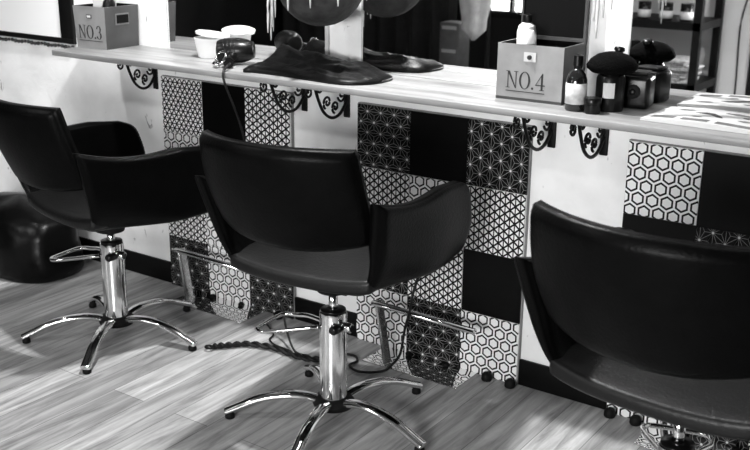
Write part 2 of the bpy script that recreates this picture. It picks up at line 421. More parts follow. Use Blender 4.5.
def arm_bm(s):
    """curved side panel, s = +1 right, -1 left; profile from under the seat up to the arm top, swept back to front"""
    back = smooth_path([(.115, .452, 0), (.165, .456, 0), (.200, .474, 0), (.228, .510, 0), (.248, .560, 0), (.261, .615, 0), (.272, .675, 0), (.278, .712, 0), (.279, .725, 0), (.279, .732, 0)], 3)
    front = smooth_path([(.115, .452, 0), (.19, .448, 0), (.240, .452, 0), (.266, .470, 0), (.276, .520, 0), (.281, .60, 0), (.283, .675, 0), (.284, .712, 0), (.284, .725, 0), (.284, .732, 0)], 3)
    ts = ENDS + [.15, .25, .35, .45, .55, .65, .75, .85] + [1 - e for e in ENDS[::-1]]
    n = len(back); rows = []
    for i in range(n):
        fz = i / (n - 1); row = []
        for t in ts:
            b = min(1, t * 1.5); b = b * b * (3 - 2 * b)
            P = [back[k].lerp(front[k], b) for k in (max(i - 1, 0), i, min(i + 1, n - 1))]
            tg = (P[2] - P[0]).normalized(); nx, nz = -tg.y, tg.x
            x, z = P[1].x, P[1].y; hz = (z - .46) / .272
            yb = -.165 - .075 * hz; yf = .264 + .038 * min(1, hz * 3) - .050 * max(0, hz - .3) / .7
            corner = max(0, (hz - .72) / .28); yf -= .045 * corner ** 2.2
            y = yb + (yf - yb) * t
            lift = max(0, hz) ** 3
            z += lift * (-.020 * math.sin(PI * min(t / .72, 1)) - .046 * t) + .012 * (1 - hz) * t * t
            L = yf - yb
            E = min(rnd(t * L, .020), rnd((1 - t) * L, .022), rnd(.732 - P[1].y, .022))
            th = (.024 + .022 * min(1, hz * 2)) / 2
            x += .010 * math.sin(PI * t) * (1 - abs(hz - .5))
            c = Vector((s * (x + nx * th), y, z + nz * th)); o = Vector((s * nx * th * E, 0, nz * th * E))
            row.append((c - o, c + o))
        rows.append(row)
    return shell(rows)
def back_bm():
    us = [2 * e - 1 for e in ENDS + [.15, .22, .3, .38, .46, .54, .62, .7, .78, .85] + [1 - e for e in ENDS[::-1]]]
    fs = [0, .012, .04, .08, .14] + [.25, .37, .5, .62, .75, .86, .92, .96, .988, 1]
    rows = []
    for fz in fs:
        row = []
        for u in us:
            a = abs(u)
            x = u * (.215 + .010 * math.sin(PI * min(1, fz * 1.1)) + .006 * fz)
            zl = .585 + .024 * a ** 2.5; zh = .855 + .004 * (1 - u * u)
            z = zl + (zh - zl) * fz
            y = -.163 - .078 * (1 - a ** 2.1) - .094 * fz - .012 * math.sin(PI * fz)
            if fz > .9: x *= 1 - .03 * ((fz - .9) / .1) ** 2
            E = min(rnd((1 - a) * .24, .022), rnd(fz * .27, .02), rnd((1 - fz) * .27, .022))
            nrm = Vector((u * .25, -1, -.2)).normalized()
            row.append((Vector((x, y, z)) + nrm * .023 * E, Vector((x, y, z)) - nrm * .023 * E))
        rows.append(row)
    return shell(rows)
def seat_bm():
    NX, NY = 14, 12; bm = BM(); top, bot = [], []
    for j in range(NY + 1):
        t = j / NY; rt, rb = [], []
        for i in range(NX + 1):
            u = 2 * i / NX - 1
            x = u * .215; y = -.178 + .458 * t - .018 * (1 - u * u) * (1 - t) + .02 * (1 - u * u) * t
            dome = .018 * (1 - u ** 4) * math.sin(PI * min(max(t, .02), .98)) ** .5
            z = .492 + dome + (.022 * abs(u) ** 3)
            zb = .462 + .014 * abs(u) ** 4 + .01 * t * t
            rt.append(bm.verts.new((x, y, z))); rb.append(bm.verts.new((x, y, zb)))
        top.append(rt); bot.append(rb)
    for g_ in (top, bot):
        for j in range(NY):
            for i in range(NX): bm.faces.new((g_[j][i], g_[j][i + 1], g_[j + 1][i + 1], g_[j + 1][i]))
    for i in range(NX):
        for j in (0, NY): bm.faces.new((top[j][i], top[j][i + 1], bot[j][i + 1], bot[j][i]))
    for j in range(NY):
        for i in (0, NX): bm.faces.new((top[j][i], top[j + 1][i], bot[j + 1][i], bot[j][i]))
    return bm
def chair(loc, rz, base_rot, dz, label, lever_rot=0):
    t = thing('styling_chair', label, 'salon chair', (loc[0], loc[1], 0), 0, 'black styling chairs at the counter')
    def top(name, bm, m, **k):
        o = obj(name, bm, m, t, rot=(0, 0, rz), loc=(0, 0, dz), **k); return o
    top('seat', seat_bm(), 'leather_seat', bevel=.012, seg=3)
    top('armrest', arm_bm(1), 'leather', smooth='all')
    top('armrest', arm_bm(-1), 'leather', smooth='all')
    top('backrest', back_bm(), 'leather', smooth='all')
    bm = BM(); add_box(bm, (-.10, -.10, .425), (.10, .11, .462)); add_lathe(bm, [(.045, .39), (.05, .427)])
    top('mounting_plate', bm, 'under', bevel=.004)
    bm = BM(); add_lathe(bm, [(.0125, .30), (.0125, .40 + dz)]); obj('piston', bm, 'chrome', t)
    bm = BM(); add_lathe(bm, [(.0385, .062), (.0395, .066), (.0385, .075), (.0385, .322), (.037, .330), (.030, .332)], seg=40); col = obj('column', bm, 'chrome', t, smooth=True)
    bm = BM(); add_lathe(bm, [(.0355, .3325), (.0345, .338), (.015, .340)]); obj('column_cap', bm, 'black_plastic', col)
    bm = BM(); add_lathe(bm, [(.030, .045), (.056, .048), (.060, .060), (.052, .072), (.042, .078)], seg=36); obj('hub', bm, 'under', t, smooth=True)
    for k in range(5):
        a = base_rot + k * 2 * PI / 5; ca, sa = math.cos(a), math.sin(a)
        pr = smooth_path([(.03, .064), (.09, .078), (.16, .076), (.22, .060), (.265, .040), (.300, .024)], 5) if False else None
        pts = smooth_path([(.03 * ca, .03 * sa, .060), (.09 * ca, .09 * sa, .076), (.16 * ca, .16 * sa, .074), (.22 * ca, .22 * sa, .060), (.27 * ca, .27 * sa, .038), (.300 * ca, .300 * sa, .025), (.308 * ca, .308 * sa, .022)], 5)
        n = len(pts); bm = BM()
        add_tube(bm, pts, [.0190 - .003 * i / n if i < n - 3 else (.0155, .0135, .008)[i - n + 3] for i in range(n)], 12, squash=(1.05, .62))
        leg = obj('leg', bm, 'chrome', t)
        bm = BM(); add_lathe(bm, [(.011, .0), (.0135, .002), (.0135, .012), (.008, .020)], (.294 * ca, .294 * sa, 0), 16); obj('foot_glide', bm, 'black_rubber', leg)
    # pump lever loop pointing left, with its pivot block on the column
    bm = BM(); mr = Matrix.Rotation(lever_rot, 4, 'Z')
    pl = [(-.03, .012, .285), (-.12, .045, .272), (-.165, .052, .262), (-.205, .045, .258), (-.216, .015, .257), (-.206, -.075, .257), (-.195, -.092, .258), (-.16, -.095, .262), (-.03, -.028, .285)]
    pp = []
    for i, q in enumerate(pl): pp.append(mr @ Vector(q))
    add_tube(bm, smooth_path(pp, 4), .0062, 10)
    lv = obj('pump_lever', bm, 'chrome', t)
    bm = BM(); add_lathe(bm, [(.006, -.022), (.013, -.02), (.013, .018), (.009, .024)], (.033, -.028, .295), 16, Matrix.Rotation(PI / 2, 3, 'X')); obj('lever_pivot', bm, 'black_plastic', lv)
    bm = BM(); add_lathe(bm, [(.012, -.012), (.014, -.010), (.014, .012), (.010, .016)], (.056, -.012, .30), 16, Matrix.Rotation(PI / 2, 3, 'Y') ); obj('release_knob', bm, 'chrome', lv)
    return t
chair((.211, -.473), math.radians(-11), math.radians(12), -.020, 'black leather styling chair at the far left, chrome star base, turned towards the counter', 0)
chair((1.157, -.519), math.radians(6), math.radians(-2), 0, 'black leather styling chair in the middle with its whole chrome column and base in view', 0)
chair((2.172, -.684), math.radians(-5), math.radians(20), .012, 'black leather styling chair at the right edge, nearest, its base cut off', math.radians(-80))

# ------------------------------------------------------------------ footrests on the floor by the wall
def footrest(X, label):
    t = thing('footrest', label, 'footrest', (X, 0, 0), 0, 'chrome footrests by the wall')
    obj('floor_plate', box_bm((.0, -.154, 0), (.345, -.021, .004)), 'plate', t, bevel=.001)
    bm = BM(); add_box(bm, (-.004, -.018, -.103), (.004, .018, .103), Matrix.Translation((.063, -.13, .108)) @ Matrix.Rotation(math.radians(-10), 4, 'Y')); obj('leg', bm, 'steel', t, bevel=.0015)
    bm = BM()
    add_tube(bm, [(.035, -.146, .207), (.06, -.146, .2065), (.40, -.146, .200)], .0105, 14, squash=(1.25, .8))
    add_tube(bm, [(.040, -.146, .207), (.040, -.125, .203), (.046, -.125, .19)], .0075, 12)
    obj('foot_bar', bm, 'chrome', t)
    for x in (.10, .24):
        bm = BM(); add_lathe(bm, [(.010, 0), (.011, .006), (.007, .011)], (x, -.035, .004), 14); obj('fixing_bolt', bm, 'black_rubber', t)
footrest(.130, 'chrome footrest with mirror plate beside the left chair, below the left tile panel')
footrest(.995, 'chrome footrest with mirror plate behind the middle chair base')
footrest(1.900, 'chrome footrest with mirror plate at bottom right, under the right chair')
for X, l in ((.55, 'black rubber door stop at the wall foot, right end of left tile panel'), (1.385, 'black rubber door stop just right of the middle footrest plate'),
             (1.465, 'black rubber door stop at right corner of the middle tile panel'), (1.785, 'black rubber door stop at left corner of the right tile panel'),
             (1.862, 'black rubber door stop just left of the right footrest plate')):
    bm = BM(); add_lathe(bm, [(.015, 0), (.017, .004), (.0165, .016), (.011, .024), (.004, .027)], (X, -.04, 0), 18)
    tag(obj('door_stop', bm, 'black_rubber'), l, 'door stop', 'rubber stops along the wall')

# ------------------------------------------------------------------ lettering
def lett(s, h):
    """serif capitals as 2-D polygons, returned with their advance"""
    out = []; x = 0
    def ring(c, ro, ri, a0, a1, n=22):
        po = [(c[0] + ro[0] * math.cos(a0 + (a1 - a0) * k / n), c[1] + ro[1] * math.sin(a0 + (a1 - a0) * k / n)) for k in range(n + 1)]
        pi_ = [(c[0] + ri[0] * math.cos(a0 + (a1 - a0) * k / n), c[1] + ri[1] * math.sin(a0 + (a1 - a0) * k / n)) for k in range(n + 1)]
        return [[po[k], po[k + 1], pi_[k + 1], pi_[k]] for k in range(n)]
    for ch in s:
        P = []
        if ch == 'N':
            P = [[(.10, 0), (.15, 0), (.15, 1), (.10, 1)], [(.62, 0), (.67, 0), (.67, 1), (.62, 1)], [(.08, 1), (.22, 1), (.67, 0), (.60, 0)],
                 [(.0, .0), (.26, 0), (.26, .035), (0, .035)], [(.50, .965), (.78, .965), (.78, 1), (.50, 1)], [(0, .965), (.2, .965), (.2, 1), (0, 1)]]; w = .84
        elif ch == 'O': P = ring((.37, .5), (.36, .52), (.235, .48), 0, 2 * PI, 30); w = .78
        elif ch == '.': P = [ngon((.1, .07), .075, 10)]; w = .27
        elif ch == '3':
            P = ring((.25, .75), (.23, .26), (.115, .225), -PI / 2, PI * .9) + ring((.24, .27), (.27, .285), (.14, .25), -PI * .85, PI / 2) + [ngon((.07, .8), .05, 8), ngon((.05, .16), .055, 8)]; w = .55
        elif ch == '4':
            P = [[(.37, 0), (.49, 0), (.49, 1), (.37, .9)], [(.43, 1), (.49, 1), (.06, .30), (.0, .26)], [(0, .26), (.62, .26), (.62, .325), (.02, .325)], [(.28, 0), (.58, 0), (.58, .035), (.28, .035)]]; w = .62
        for p in P: out.append([((x + a) * h, b * h) for a, b in p])
        x += w
    return out, x * h
def inlay(bm, polys, frame, depth):
    for p in polys: add_prism(bm, p, frame, depth)

def tin(name, label, loc, rz, w, d, h, flare, text, th):
    t = thing(name, label, 'box', loc, rz, 'numbered metal boxes')
    bm = BM(); e = .003
    # open topped box, sides flaring upward by `flare`
    def ring(inset, z, fl):
        return [bm.verts.new(v) for v in ((-w / 2 - fl + inset, inset - fl, z), (w / 2 + fl - inset, inset - fl, z), (w / 2 + fl - inset, d - inset, z), (-w / 2 - fl + inset, d - inset, z))]
    o0, o1, i1, i0 = ring(0, 0, 0), ring(0, h, flare), ring(e, h, flare), ring(e, e, 0)
    bm.faces.new(o0[::-1])
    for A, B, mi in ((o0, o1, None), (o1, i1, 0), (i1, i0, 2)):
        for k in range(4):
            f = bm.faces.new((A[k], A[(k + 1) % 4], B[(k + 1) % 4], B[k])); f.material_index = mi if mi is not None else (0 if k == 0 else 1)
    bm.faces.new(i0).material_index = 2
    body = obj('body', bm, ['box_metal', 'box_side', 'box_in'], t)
    tilt = math.atan2(flare, h)
    fr = lambda x, z: (Vector((x, -flare * z / h - .0004, z)), Vector((1, 0, 0)), Vector((0, -math.sin(tilt), math.cos(tilt))), Vector((0, -1, 0)))
    P, W = lett(text, th); bm = BM(); x0 = -W / 2 - (.010 if th < .045 else .002)
    inlay(bm, P, fr(x0, h * (.24 if th > .045 else .22)), .0006)
    inlay(bm, [[(0, 0), (W, 0), (W, .0022), (0, .0022)]], fr(x0, h * (.24 if th > .045 else .22) - .009), .0006)
    tx = obj('lettering', bm, 'letter', t); tx['label'] = 'black serif lettering ' + text
    return t, fr
# NO.4
t, fr = tin('storage_tin', 'grey metal box marked NO.4 standing open at centre right of the counter', (1.5355, -.168, CZ), math.radians(1.5), .188, .142, .148, .0, 'NO.4', .0445)
bm = BM(); inlay(bm, [[(-.017, -.011), (.017, -.011), (.017, .013), (-.017, .013)]], fr(.0, .116), .0015); lt = obj('latch_plate', bm, 'silver_grey', t)
bm = BM(); add_lathe(bm, [(.006, 0), (.006, .005), (.003, .006)], (0, -.002, .1165), 12, Matrix.Rotation(PI / 2, 3, 'X')); obj('latch_knob', bm, 'letter', lt)
bm = BM(); inlay(bm, [[(-.094, 0), (.094, 0), (.094, .007), (-.094, .007)]], fr(0, .001), .001); obj('bottom_rim', bm, 'box_side', t)
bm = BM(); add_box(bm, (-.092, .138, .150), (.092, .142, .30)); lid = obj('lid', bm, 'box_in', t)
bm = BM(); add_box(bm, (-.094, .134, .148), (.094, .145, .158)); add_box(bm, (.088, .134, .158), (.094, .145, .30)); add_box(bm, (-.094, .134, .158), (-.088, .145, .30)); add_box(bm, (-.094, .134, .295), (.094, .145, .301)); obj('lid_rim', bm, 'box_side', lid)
# NO.3
t, fr = tin('storage_tin', 'grey metal box marked NO.3 with papers at left end of the counter', (-.172, -.176, CZ), math.radians(4), .142, .160, .147, .006, 'NO.3', .046)
bm = BM(); inlay(bm, [[(-.012, -.006), (.012, -.006), (.012, .007), (-.012, .007)], ], fr(0, .112), .0015); lt = obj('latch_plate', bm, 'box_side', t)
bm = BM(); inlay(bm, [[(-.008, -.003), (.008, -.003), (.008, .004), (-.008, .004)]], fr(0, .112), .003); obj('latch_slot', bm, 'paper', lt)
bm = BM(); bx = .0745
add_box(bm, (bx, .045, .082), (bx + .003, .110, .122)); h_ = obj('handle_plate', bm, 'grey', t)
bm = BM(); add_box(bm, (bx + .003, .050, .088), (bx + .006, .105, .117)); obj('handle_recess', bm, 'box_in', h_)
# papers and black pouch in NO.3
for k, (dx, dy, tl, hh) in enumerate(((-.03, .05, 8, .165), (-.01, .065, -6, .172), (.012, .085, 4, .168))):
    c = Matrix.Translation((-.172, -.176, CZ + .004)) @ Matrix.Rotation(math.radians(4), 4, 'Z') @ Matrix.Translation((dx, dy, 0)) @ Matrix.Rotation(math.radians(tl), 4, 'Y')
    tag(obj('folded_paper', box_bm((-.022, -.0012, 0), (.022, .0012, hh), c), 'paper'), ['white folded paper sticking out of NO.3 box, front one', 'white folded paper sticking out of NO.3 box, middle one', 'white folded paper sticking out of NO.3 box, rear one'][k], 'paper', 'papers in the NO.3 box')
bm = BM(); c = Matrix.Translation((-.172, -.176, CZ + .09)) @ Matrix.Rotation(math.radians(4), 4, 'Z') @ Matrix.Translation((.026, .055, 0)) @ Matrix.Rotation(math.radians(13), 4, 'Y')
add_lathe(bm, [(.004, -.07), (.02, -.066), (.022, .0), (.022, .07), (.012, .085), (.004, .088)], c.translation, 16, c.to_3x3()); tag(obj('spray_can', bm, 'black_plastic', smooth=True), 'black bottle leaning out of the NO.3 box', 'bottle')
# bottles in NO.4
def bottle(name, label, c, prof, capprof, m, cm, labelrange=None, r=None, group=None):
    t = thing(name, label, 'bottle', c, 0, group)
    bm = BM(); add_lathe(bm, prof, seg=24); obj('body', bm, m, t, smooth=True)
    bm = BM(); add_lathe(bm, capprof, seg=20); obj('cap', bm, cm, t, smooth=True)
    if labelrange:
        bm = BM(); add_lathe(bm, [(r + .0006, labelrange[0]), (r + .0006, labelrange[1])], seg=24); obj('paper_label', bm, 'label', t)
    return t
bottle('lotion_bottle', 'tall white bottle with black cap standing at back left inside NO.4 box', (1.474, -.072, CZ + .004), [(.024, 0), (.026, .003), (.026, .165), (.022, .182), (.012, .19)], [(.012, .19), (.013, .192), (.013, .21), (.004, .213)], 'white_bottle', 'black_plastic', group='white bottles in the NO.4 box')
bottle('round_bottle', 'white round topped bottle in front of the taller one in NO.4 box', (1.505, -.128, CZ + .004), [(.022, 0), (.024, .003), (.024, .15), (.023, .165), (.017, .175)], [(.017, .175), (.016, .1765), (.004, .178)], 'white_bottle', 'white_bottle', group='white bottles in the NO.4 box')

# ------------------------------------------------------------------ things on the counter
bottle('amber_bottle', 'dark glass bottle with pale label and black cap beside NO.4 box', (1.684, -.20, CZ), [(.024, 0), (.0265, .004), (.0265, .078), (.022, .092), (.011, .104), (.011, .112)], [(.011, .112), (.0125, .113), (.0125, .138), (.004, .141)], 'amber', 'black_plastic', (.018, .070), .0265)
t = thing('brush_jar', 'tall black jar with small white label right of the dark bottle', 'jar', (1.752, -.145, CZ))
bm = BM(); add_lathe(bm, [(.034, 0), (.036, .004), (.036, .082), (.032, .09), (.031, .088), (.028, .01)], seg=28); obj('body', bm, 'black_plastic', t, smooth=True)
bm = BM()
for a in (-1.7, -1.5, -1.3, -1.1): 
    a2 = a + .2; add_prism(bm, [(0, 0), (.0367 * .2, 0), (.0367 * .2, .038), (0, .038)], (Vector((.0362 * math.cos(a), .0362 * math.sin(a), .035)), Vector((-math.sin(a + .1), math.cos(a + .1), 0)), Vector((0, 0, 1)), Vector((math.cos(a), math.sin(a), 0))), .0008)
obj('paper_label', bm, 'paper', t)
t = thing('neck_brush', 'round black barber neck brush resting dome up on the black jar', 'brush', (1.752, -.145, CZ + .09))
bm = BM(); add_lathe(bm, [(.012, -.07), (.014, -.06), (.012, -.01), (.02, .002)], seg=18); obj('handle', bm, 'black_plastic', t)
bm = BM(); add_lathe(bm, [(.02, .001), (.050, .006), (.063, .016), (.064, .024), (.055, .038), (.038, .050), (.018, .056), (.003, .057)], seg=30); obj('bristles', bm, 'bristle', t, smooth='all')
bm = BM(); add_lathe(bm, [(.011, .0), (.010, .012), (.014, .016), (.013, .022), (.004, .024)], (0, .034, .042), 14, Matrix.Rotation(math.radians(-22), 3, 'X')); obj('knob', bm, 'black_plastic', t)
t = thing('wax_pot', 'small black lidded pot in front of the tall black jar', 'jar', (1.735, -.212, CZ))
bm = BM(); add_lathe(bm, [(.019, 0), (.0205, .003), (.0205, .022), (.019, .024)], seg=24); obj('body', bm, 'black_plastic', t, smooth=True)
bm = BM(); add_lathe(bm, [(.0215, .0235), (.022, .026), (.022, .036), (.020, .039), (.004, .040)], seg=24); obj('lid', bm, 'black_plastic', t, smooth=True)
t = thing('clipper_stand', 'black hair clipper stand with round dial right of the neck brush', 'clipper stand', (1.785, -.058, CZ), math.radians(8))
bm = BM(); add_box(bm, (-.036, -.040, 0), (.044, .036, .084)); obj('body', bm, 'black_plastic', t, bevel=.012, seg=3)
bm = BM(); add_lathe(bm, [(.018, 0), (.018, .006), (.012, .009)], (.004, -.0405, .045), 20, Matrix.Rotation(PI / 2, 3, 'X')); d_ = obj('dial', bm, 'black_rubber', t, smooth=True)
bm = BM(); add_lathe(bm, [(.008, 0), (.008, .003), (.002, .004)], (.004, -.0495, .045), 16, Matrix.Rotation(PI / 2, 3, 'X')); obj('dial_cap', bm, 'black_plastic', d_)
bm = BM(); add_box(bm, (-.03, -.028, .0842), (.035, .028, .093)); obj('top_tray', bm, 'black_rubber', t, bevel=.004)
# tub with lid
t = thing('plastic_tub', 'white round tub with loose lid on counter, left of hair dryer', 'tub', (.300, -.068, CZ))
bm = BM(); add_lathe(bm, [(.040, 0), (.043, .003), (.054, .062), (.056, .065), (.053, .066), (.041, .008)], seg=36); obj('body', bm, 'ceramic', t, smooth=True)
bm = BM(); add_lathe(bm, [(.045, 0), (.057, .002), (.058, .010), (.052, .013), (.004, .014)], (.012, -.002, .070), 36, Matrix.Rotation(math.radians(6), 3, 'Y') @ Matrix.Rotation(math.radians(-6), 3, 'X')); obj('lid', bm, 'ceramic', t, smooth=True)
# hair dryer
t = thing('hair_dryer', 'dark hair dryer lying at the left end of the black cape', 'hair dryer', (0, 0, 0))
ax = Vector((.85, .52, .05)).normalized(); rm = Vector((0, 0, 1)).rotation_difference(ax).to_matrix(); c0 = Vector((.440, -.165, CZ + .041))
bm = BM(); add_lathe(bm, [(.026, -.012), (.034, -.010), (.038, 0), (.040, .02), (.040, .06), (.035, .085), (.026, .105), (.023, .107)], c0, 30, rm); body = obj('barrel', bm, 'black_plastic', t, smooth=True)
bm = BM()
for k in range(4): add_lathe(bm, [(.0385, -.002), (.0405, 0), (.0405, .003), (.0385, .005)], c0 + ax * (.012 + .012 * k), 30, rm)
obj('ridge', bm, 'black_plastic', body)
bm = BM(); add_lathe(bm, [(.026, -.0125), (.022, -.0135), (.003, -.0135)], c0, 24, rm); obj('rear_grille', bm, 'steel', body)
bm = BM(); add_tube(bm, smooth_path([c0 + ax * .06 + Vector((0, -.02, -.006)), (.50, -.20, .922), (.535, -.235, .919)], 5), .0165, 14); obj('handle', bm, 'black_plastic', t)
bm = BM(); add_tube(bm, [(.512 + .018 * math.cos(a), -.245 + .012 * math.sin(a), .935 + .018 * math.sin(a)) for a in [2 * PI * k / 18 for k in range(18)]], .0035, 8, closed=True); obj('hanging_ring', bm, 'chrome', t)
bm = BM(); add_lathe(bm, [(.008, 0), (.011, .003), (.011, .018), (.007, .022)], (.475, -.238, CZ + .0118), 14, Matrix.Rotation(PI / 2, 3, 'Y')); obj('chrome_nozzle', bm, 'chrome', t)
cordpts = smooth_path([(.545, -.240, .919), (.560, -.272, .914), (.570, -.299, .898), (.580, -.300, .86), (.597, -.26, .74), (.612, -.235, .60), (.630, -.21, .42), (.665, -.20, .24), (.70, -.20, .14), (.735, -.215, .06), (.79, -.242, .012), (.84, -.235, .006)], 7)
bm = BM(); add_tube(bm, cordpts, .0038, 8); obj('cord', bm, 'cable', t)
# black cape: a crumpled closed heap
def cape():
    outline = [(.585, -.195), (.615, -.258), (.66, -.248), (.78, -.246), (.90, -.262), (1.00, -.262), (1.055, -.21), (1.065, -.14), (1.04, -.075), (.93, -.04), (.80, -.02), (.66, -.028), (.585, -.055), (.575, -.12)]
    O = smooth_path([(a, b, 0) for a, b in outline], 6, closed=True); n = len(O); c = Vector((.79, -.145, 0))
    bm = BM(); NR = 12; rings = []
    for j in range(NR + 1):
        f = j / NR; ring = []
        for v in O:
            p = c + (v - c) * (1 - f * .985)
            e = min(1, f * 5.0)
            ridge = math.exp(-((p.y + .10 + .12 * (p.x - .78)) / .055) ** 2)
            hgt = .014 + (.060 - .075 * (p.x - .5)) * max(ridge, .18) * e
            w = noise.noise(Vector((p.x * 16 + p.y * 20, p.y * 34, 1))) * .011 + noise.noise(Vector((p.x * 45, p.y * 60, 4))) * .005
            z = CZ + .001 + max(.006, (hgt + w * e)) * (1 if j else .55)
            ring.append(bm.verts.new((p.x, p.y, z)))
        rings.append(ring)
    base = [bm.verts.new((v.x, v.y, CZ + .0008)) for v in O]
    for a, b in zip([base] + rings, rings):
        for k in range(n): bm.faces.new((a[k], a[(k + 1) % n], b[(k + 1) % n], b[k]))
    bm.faces.new(rings[-1]); bm.faces.new(base[::-1])
    return bm
tag(obj('hairdressing_cape', cape(), 'cloth', smooth='all'), 'crumpled black hairdressing cape spread on the counter by hair dryer', 'cape')
# magazines
def magazine(label, loc, rz, w, d, patches, lift=.02, z0=0):
    t = thing('magazine', label, 'magazine', loc, rz, 'magazines on the counter')
    def surf(x, y): return .006 + lift * math.sin(PI * min(max((x / w), 0), 1)) * .35
    bm = BM(); N_ = 10
    rows = []
    for (zoff) in (0, 1):
        rows.append([[bm.verts.new((w * i / N_, y, (surf(w * i / N_, y) if zoff else .0005 + .6 * lift * .35 * math.sin(PI * i / N_) * 0))) for i in range(N_ + 1)] for y in (0, d)])
    for zoff in (0, 1):
        for i in range(N_): bm.faces.new((rows[zoff][0][i], rows[zoff][0][i + 1], rows[zoff][1][i + 1], rows[zoff][1][i]))
    for k in (0, 1):
        for i in range(N_): bm.faces.new((rows[0][k][i], rows[0][k][i + 1], rows[1][k][i + 1], rows[1][k][i]))
    for i in (0, N_): bm.faces.new((rows[0][0][i], rows[0][1][i], rows[1][1][i], rows[1][0][i]))
    obj('cover', bm, 'paper', t)
    for m, polys in patches:
        for p in polys:
            bm = BM()
            cx = sum(a for a, b in p) / len(p)
            # subdivide along x so the print follows the bowed page
            xs = sorted(set([min(a for a, b in p), max(a for a, b in p)]))
            vs = [bm.verts.new((a * w, b * d, surf(a * w, b * d) + .0007)) for a, b in p]; bm.faces.new(vs)
            obj('printed_picture', bm, m, t)
    return t
def blob(cx, cy, rx, ry, ph, n=12): return [(cx + rx * math.cos(2 * PI * k / n) * (1 + .25 * math.sin(3 * k + ph)), cy + ry * math.sin(2 * PI * k / n) * (1 + .2 * math.cos(2 * k + ph))) for k in range(n)]
p1 = [('ink_dark', [[(.30, .62), (.38, .70), (.46, .66), (.55, .50), (.57, .42), (.52, .44), (.44, .56)], blob(.72, .62, .03, .03, 1)]),
      ('ink_grey', [[(.05, .12), (.24, .12), (.24, .26), (.05, .26)], [(.30, .08), (.52, .08), (.52, .22), (.30, .22)], [(.58, .06), (.9, .06), (.9, .2), (.58, .2)], blob(.62, .78, .10, .05, 0), blob(.80, .72, .08, .05, 2), blob(.75, .42, .06, .05, 1), blob(.2, .78, .07, .05, 3), blob(.38, .36, .04, .03, 3)])]
p2 = [('ink_grey', [[(.1, .1), (.9, .1), (.9, .2), (.1, .2)], blob(.4, .5, .18, .1, 1), blob(.7, .72, .12, .07, 2)]), ('ink_dark', [blob(.62, .45, .08, .06, 0), [(.1, .84), (.85, .84), (.85, .88), (.1, .88)]])]
magazine('open white magazine with printed pictures at front right of the counter', (1.865, -.225, CZ), math.radians(-2), .30, .195, p1)
magazine('white magazine lying behind the open one against right hand mirror', (2.02, -.165, CZ + .0), math.radians(8), .001, .001, [])if False else None
magazine('white magazine with a dark picture at right edge of counter, beyond the open magazine', (2.195, -.235, CZ), math.radians(4), .28, .20, p2)

# ------------------------------------------------------------------ left wall: framed board, beads
t = thing('white_board', 'large white board with black frame on the wall at top left', 'board', (-1.0, 0, .874))
obj('panel', box_bm((-.35, -.008, .02), (.455, -.001, .75)), 'board', t)
bm = BM()
add_box(bm, (-.37, -.016, 0), (.53, -.001, .02)); add_box(bm, (-.37, -.016, .75), (.53, -.001, .77)); add_box(bm, (-.37, -.016, .02), (-.35, -.001, .75)); add_box(bm, (.455, -.016, .02), (.53, -.001, .75))
obj('frame', bm, 'board_frame', t, bevel=.002)
t = thing('bead_string', 'string of dark beads hanging along the wall under white board', 'bead string', (-1.3, -.012, .862))
bm = BM(); add_tube(bm, [(0, 0, 0), (.83, 0, 0)], .0015, 6); obj('cord', bm, 'cable', t)
for k in range(40):
    x = .012 + k * .0206; r = .0068 + .0018 * ((k * 7) % 5) / 4
    bm = BM(); add_lathe(bm, [(.001, -r), (r * .7, -r * .72), (r, 0), (r * .7, r * .72), (.001, r)], (x, 0, .002 * math.sin(k * 1.3)), 10); obj('bead', bm, 'bead', t, smooth='all')

# ------------------------------------------------------------------ hanging planters
def planter(label, c, r, spikes, seed, top=2.6):
    rnd = random.Random(seed)
    t = thing('hanging_planter', label, 'hanging planter', c, 0, 'hanging planters')
    bm = BM(); prof = [(r * math.sin(a), -r * math.cos(a)) for a in [PI * .62 * k / 12 for k in range(13)]]
    add_lathe(bm, prof, seg=36); obj('pot', bm, 'wicker', t, smooth='all')
    bm = BM(); add_tube(bm, [(0, 0, .0), (0, 0, top - c[2])], .003, 6); obj('cord', bm, 'cable', t)
    for k, (a, drop, out) in enumerate(spikes):
        z0 = r * .36; rr = r * .94; ca, sa = math.cos(a), math.sin(a)
        pts = smooth_path([(rr * .6 * ca, rr * .6 * sa, z0 + .02), ((rr + .01) * ca, (rr + .01) * sa, z0 + .02), ((rr + out) * ca, (rr + out) * sa, z0 - drop * .5), ((rr + out * 1.1) * ca, (rr + out * 1.1) * sa, z0 - drop)], 5)
        n = len(pts); bm = BM(); w0 = .0046 + .0035 * rnd.random(); add_tube(bm, pts, [w0 * (1 - .85 * (i / n) ** 2) for i in range(n)], 6); obj('straw_leaf', bm, 'straw', t)
    return t
sp = [(-2.75, .20, .022), (-2.68, .225, .026), (-2.60, .185, .02), (-2.5, .20, .03), (-2.3, .12, .02), (-2.12, .15, .016), (-2.02, .11, .02), (-1.62, .125, .018), (-1.55, .09, .02), (-1.12, .115, .02), (-1.02, .085, .02), (-.58, .11, .02), (-.4, .08, .02), (.2, .1, .02), (.9, .1, .02), (1.6, .12, .02), (2.3, .12, .02), (2.9, .14, .02)]
planter('hanging dark round pot with pale straw leaves before the left mirror', (.854, -.175, 1.182), .132, sp, 3)
sp2 = [(-1.62, .30, .03), (-1.54, .34, .034), (-1.45, .29, .028), (-1.3, .27, .03), (-2.2, .14, .02), (-.6, .14, .02), (.4, .14, .02), (1.6, .14, .02), (2.6, .14, .02)]
planter('pale straw tassels of a hanging pot above the neck brush', (1.735, -.10, 1.39), .10, sp2, 5)

